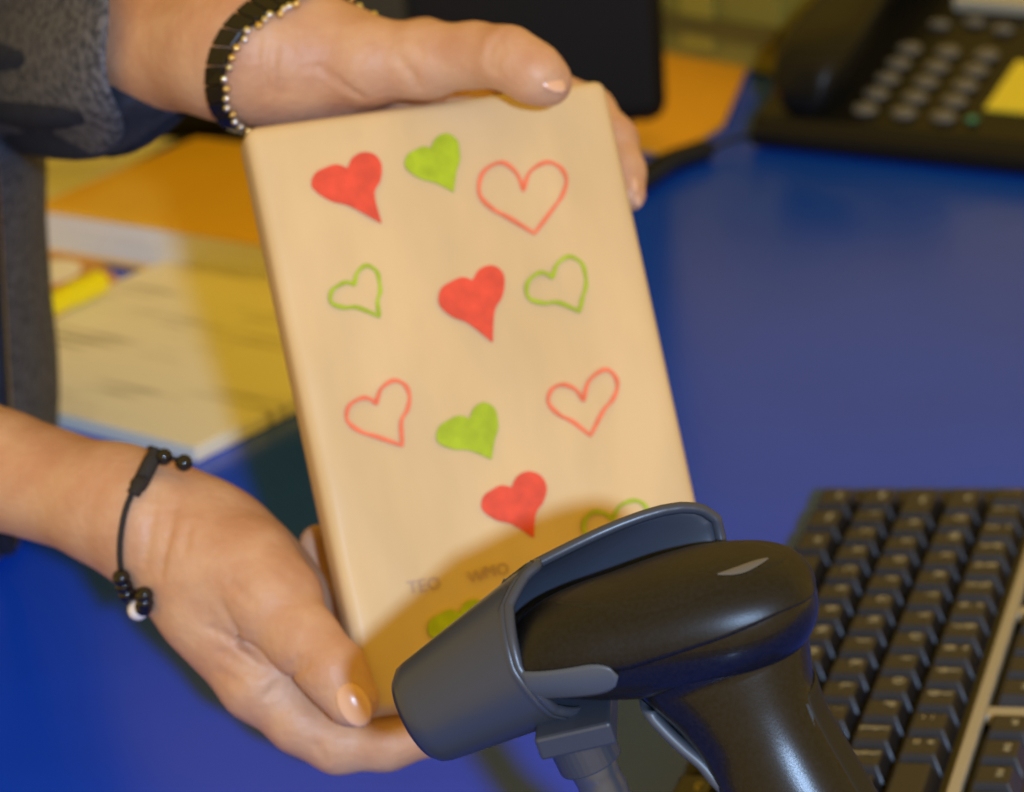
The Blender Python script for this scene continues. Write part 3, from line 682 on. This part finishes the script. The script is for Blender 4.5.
def key(xc, yc, wu, lab='', du=1):
    o = bpy.data.objects.new('key', key_mesh(wu, du)); o.location = (xc*KP, yc, 0); link(o, kb)
    bv = o.modifiers.new('b', 'BEVEL'); bv.width = .0007; bv.segments = 2; bv.limit_method = 'ANGLE'
    if lab:
        parts = lab.split('|'); me = text_mesh(parts[0], .0062 if len(parts[0]) < 2 else .0036)
        l = mobj('legend', me, MT['legend'], o, False); l.location = (-.0022 if len(parts[0]) < 2 else 0, .0018 if len(parts) == 1 else -.0022, .0002)
        if len(parts) > 1:
            l2 = mobj('legend', text_mesh(parts[1], .0056), MT['legend'], o, False); l2.location = (-.0022, .0030, .0002)
    return o
rowsK = [(0, [(1.25, 'Ctrl'), (1.25, 'Win'), (1.25, 'Alt'), (6.25, ''), (1.25, 'Alt'), (1.25, 'Win'), (1.25, 'Menu'), (1.25, 'Ctrl')]),
 (1, [(1.25, 'Shift'), (1, '\\'), (1, 'Z'), (1, 'X'), (1, 'C'), (1, 'V'), (1, 'B'), (1, 'N'), (1, 'M'), (1, ',|<'), (1, '.|>'), (1, '/|?'), (2.75, 'Shift')]),
 (2, [(1.75, 'Caps'), (1, 'A'), (1, 'S'), (1, 'D'), (1, 'F'), (1, 'G'), (1, 'H'), (1, 'J'), (1, 'K'), (1, 'L'), (1, ';|:'), (1, "'|@"), (1, '#|~'), (1.25, '')]),
 (3, [(1.5, 'Tab'), (1, 'Q'), (1, 'W'), (1, 'E'), (1, 'R'), (1, 'T'), (1, 'Y'), (1, 'U'), (1, 'I'), (1, 'O'), (1, 'P'), (1, '[|{'), (1, ']|}'), (1.5, 'Enter')]),
 (4, [(1, '`|~'), (1, '1|!'), (1, '2|"'), (1, '3|#'), (1, '4|$'), (1, '5|%'), (1, '6|^'), (1, '7|&'), (1, '8|*'), (1, '9|('), (1, '0|)'), (1, '-|_'), (1, '=|+'), (2, '')])]
for r, ks in rowsK:
    x = 0
    for wu, lab in ks: key(x+wu/2, ky(r)-KP*.5, wu, lab); x += wu
for i, (x, lab) in enumerate([(0.5, 'Esc')]+[(2+k+.5, 'F%d' % (k+1)) for k in range(4)]+[(6.5+k+.5, 'F%d' % (k+5)) for k in range(4)]+[(11+k+.5, 'F%d' % (k+9)) for k in range(4)]): key(x, FY, 1, lab)
for j in range(3): key(15.3+j+.5, FY, 1)
for rr in (4, 3):
    for j in range(3): key(15.3+j+.5, ky(rr)-KP*.5, 1)
for j in range(3): key(15.3+j+.5, ky(0)-KP*.5, 1)
key(16.8, ky(1)-KP*.5, 1)
for rr in (4, 3, 2, 1):
    for j in range(4 if rr == 4 else 3): key(18.6+j+.5, ky(rr)-KP*.5, 1, '' if rr == 4 else str((3-rr) and (j+1+3*(rr-1)) or j+7))
key(19.6, ky(0)-KP*.5, 2, '0'); key(21.1, ky(0)-KP*.5, 1, '.'); key(22.1, ky(0), 1, '', 2); key(22.1, ky(2), 1, '+', 2)

# ------------------------------------------------------------------ desk phone
pc = ground(748, 150); px = unit(np.array([.845, -.535, 0])); py = np.array([.535, .845, 0])
ph = thing('desk_phone', 'black desk telephone with corded handset at the back right of the counter', 'telephone', pc, (0, 0, math.atan2(px[1], px[0])))
sl = math.radians(17); ztop = lambda y: .019+y*math.tan(sl)
W_ = .205; D_ = .20
b = bmesh.new(); rs = []
prof = [(0, .002), (0, .012), (.008, ztop(.008)), (D_*.5, ztop(D_*.5)), (D_, ztop(D_)), (D_, .002)]
rings(b, [[(x, y, z) for y, z in prof] for x in (0, .01, W_-.01, W_)]); obj('phone_body', b, MT['phone'], ph, False, .004, 3)
rotp = Matrix.Rotation(sl, 3, 'X')
def onp(x, y, dz=0): return (x, y, ztop(y)+dz)
kme = None
for r in range(5):
    for c in range(3):
        p = onp(.072+c*.0265, .022+r*.0175, .0022)
        if kme is None:
            b = bmesh.new(); ball(b, (0, 0, 0), (.0085, .0062, .003), None, 14, 8); kme = obj('phone_key', b, MT['pkey'], ph); o = kme
        else: o = kme.copy(); COL.objects.link(o); o.parent = ph
        o.location = p; o.rotation_euler = (sl, 0, 0)
for c in range(4):
    b = bmesh.new(); ball(b, (0, 0, 0), (.0075, .004, .003), None, 14, 8); o = obj('menu_key', b, MT['pkey'], ph); o.location = onp(.080+c*.022, .122+.006*(c % 2), .002); o.rotation_euler = (sl, 0, 0)
b = bmesh.new(); add_box(b, onp(.164, .062, .001), (.034, .056, .002), rotp); obj('speed_dial_label', b, MT['plabel'], ph, False)
b = bmesh.new(); add_box(b, onp(.142, .166, .004), (.122, .050, .010), rotp); obj('display_frame', b, MT['pgrey'], ph, False, .002)
b = bmesh.new(); add_box(b, onp(.145, .176, .0085), (.080, .028, .003), rotp); obj('display', b, MT['lcd'], ph, False)
b = bmesh.new(); ball(b, onp(.144, .022, .002), (.004, .004, .002)); o = obj('green_key', b, mat('green_key', (.05, .25, .15), .3), ph)
b = bmesh.new(); rs = []
for y, wd, hh, lift in ((-.004, .010, .004, .004), (.0, .020, .012, .006), (.02, .025, .017, .008), (.045, .025, .014, .014), (.09, .021, .011, .021), (.13, .021, .011, .022), (.17, .025, .014, .014), (.195, .025, .017, .008), (.215, .018, .010, .006)):
    c = np.array(onp(.034, y*.95+.01, lift+hh)); rs.append([c+np.array([wd*sup(math.cos(q), .6), -math.sin(sl)*hh*sup(math.sin(q), .6), hh*sup(math.sin(q), .6)]) for q in np.linspace(0, 2*math.pi, 24, endpoint=False)])
rings(b, rs); obj('handset', b, MT['phone'], ph, True, 0)
cc = [(760, 132, .018), (738, 138, .010), (712, 148, .007), (690, 155, .007), (668, 163, .008), (645, 178, .008), (622, 190, .008), (590, 186, .008)]
cp = spline([ground(u, v, z) for u, v, z in cc], 60); hel = []
for i, p in enumerate(cp):
    rr = .0062*min(1, max(0, (i-110)/30)); q = i*.85; t = unit(cp[min(i+1, len(cp)-1)]-cp[max(i-1, 0)]); sdv = unit(np.cross(t, (0, 0, 1)))
    hel.append(p-pc+rr*(sdv*math.cos(q)+np.array([0, 0, 1])*math.sin(q)))
Rz = np.array(Matrix.Rotation(-math.atan2(px[1], px[0]), 3, 'Z')); hel = [Rz@q for q in hel]
b = bmesh.new(); tube(b, hel, .0017, 6); obj('coiled_cord', b, MT['phone'], ph)

# ------------------------------------------------------------------ things at the back
mo = thing('monitor', 'black computer monitor standing behind the raised hand', 'monitor', ground(560, 120))
m0 = np.array(mo.location)
# a panel turned a little away: right edge seen at about x = 660, lower edge at about y = 112
rr_ = ground(664, 128, .0); Zm = 1.80
pr = at(667, 118, Zm)-m0; mx = unit(np.array([-1, .10, 0])); my = unit(np.array([.10, 1, 0]))
rotm = Matrix([[float(-mx[i]), float(my[i]), float((0, 0, 1)[i])] for i in range(3)])
cen = pr+mx*.235+np.array([0, 0, .155])
b = bmesh.new(); add_box(b, cen, (.47, .03, .31), rotm); obj('panel', b, MT['mon'], mo, False, .012, 4)
b = bmesh.new(); add_box(b, cen+mx*.075-my*.017+np.array([0, 0, .05]), (.30, .012, .27), rotm); obj('screen', b, MT['mon2'], mo, False, .004)
b = bmesh.new(); zc = cen[2]-.155+m0[2]; add_box(b, np.array([cen[0], cen[1]+.03, -m0[2]+zc/2+.03]), (.06, .03, zc+.06), rotm); obj('stand_post', b, MT['mon'], mo, False, .004)
b = bmesh.new(); add_box(b, np.array([cen[0], cen[1]+.03, -m0[2]+.006]), (.18, .10, .012), rotm); obj('stand_foot', b, MT['mon'], mo, False, .004)
bx0 = ground(648, 40); bx1 = ground(800, 66)
cb = thing('cardboard_box', 'dull brown cardboard box behind the orange envelope and the phone', 'box', ground(720, 52))
c0 = np.array(cb.location); ex = unit(bx1-bx0); ey = np.array([-ex[1], ex[0], 0]); rb = Matrix([[float(ex[i]), float(ey[i]), float((0, 0, 1)[i])] for i in range(3)])
b = bmesh.new(); add_box(b, ey*.045+np.array([0, 0, .071]), (.17, .16, .14), rb); obj('carton', b, MT['olive'], cb, False, .002)
b = bmesh.new(); add_box(b, ey*-.038+np.array([0, 0, .030]), (.172, .006, .013), rb); obj('tape', b, mat('brown_tape', (.13, .11, .025), .5), cb, False)
b = bmesh.new(); add_box(b, ex*.012+ey*-.0375+np.array([0, 0, .075]), (.03, .004, .125), rb); obj('flap', b, mat('lighter_board', (.36, .31, .04), .7), cb, False, .001)
b = bmesh.new(); sheet(b, [ground(u, v, .0008) for u, v in ((626, 150), (652, 52), (748, 70), (724, 128), (676, 158))], .004)
o = obj('envelope', b, MT['orange2'], None, False, .001); tag(o, 'bright orange envelope lying beside the phone cord', 'envelope')
# origin fix so that things sit at their base
# ------------------------------------------------------------------ papers on the left
def flat_thing(name, origin, ex, ey, lx, ly, th, m, label, cat, z=0.0):
    b = bmesh.new(); add_box(b, (lx/2, ly/2, th/2), (lx, ly, th)); ob = obj(name, b, m, None, False, .0008)
    ob.matrix_world = Matrix([[float(ex[i]), float(ey[i]), float((0, 0, 1)[i]), float((*origin[:2], z)[i])] for i in range(3)]+[[0, 0, 0, 1]])
    return tag(ob, label, cat)
e1 = unit(np.array([.62, .78, 0])); e2 = np.array([-e1[1], e1[0], 0])
c_ = ground(197, 464)
flat_thing('brochure_stack', c_, e1, e2, .264, .215, .008, MT['print'], 'cream printed sheets stacked on the counter under the near forearm', 'papers', .0005)
bk0 = ground(33, 207, .03); bk1 = ground(263, 243, .03); be = unit(np.array([*(bk1-bk0)[:2], 0])); bd = np.array([-be[1], be[0], 0])
bk = thing('book', 'thick orange covered book lying behind the printed sheets', 'book', (bk0[0], bk0[1], .0005)); bk.rotation_euler = (0, 0, math.atan2(be[1], be[0]))
BL_, BD_, BT_ = .225, .155, .030
b = bmesh.new(); add_box(b, (BL_/2, BD_/2, BT_-.0015), (BL_, BD_, .003)); add_box(b, (BL_/2, BD_/2, .0015), (BL_, BD_, .003)); obj('cover', b, MT['orange'], bk, False, .0008)
b = bmesh.new(); add_box(b, (BL_/2, BD_/2, BT_/2), (BL_-.006, BD_-.006, BT_-.006)); obj('pages', b, MT['page'], bk, False)
wq = [ground(u, v, .001) for u, v in ((10, 228), (60, 205), (215, 118), (150, 90), (-40, 140))]
b = bmesh.new(); sheet(b, wq, .0006); o = obj('paper_sheet', b, MT['white'], None, False); tag(o, 'loose white sheet of paper left of the orange book', 'paper')
lq = [ground(u, v, .009) for u, v in ((-20, 300), (50, 322), (118, 280), (100, 262), (0, 245))]
b = bmesh.new(); sheet(b, lq, .001); o = obj('leaflet', b, MT['brownp'], None, False); tag(o, 'orange-brown leaflet with a pale round spot lying on the printed sheets', 'leaflet')
b = bmesh.new(); cq = ground(52, 272, .0102); sheet(b, [cq+np.array([.017*math.cos(q), .021*math.sin(q), 0]) for q in np.linspace(0, 2*math.pi, 24, endpoint=False)], .0004)
s = obj('pale_spot', b, MT['white'], o, False)
mk = thing('highlighter', 'yellow highlighter pen lying on the sheets by the cardigan', 'pen', ground(70, 294, .0085))
a0 = ground(36, 312, .0165)-np.array(mk.location); a1 = ground(100, 282, .0165)-np.array(mk.location)
b = bmesh.new(); tube(b, [a0, a0*.45+a1*.55], .0068, 16); obj('barrel', b, MT['yellow'], mk, False, .001)
b = bmesh.new(); tube(b, [a0*.45+a1*.55, a1], .0074, 16); obj('cap', b, MT['yellow'], mk, False, .001)
bpy.context.view_layer.update()
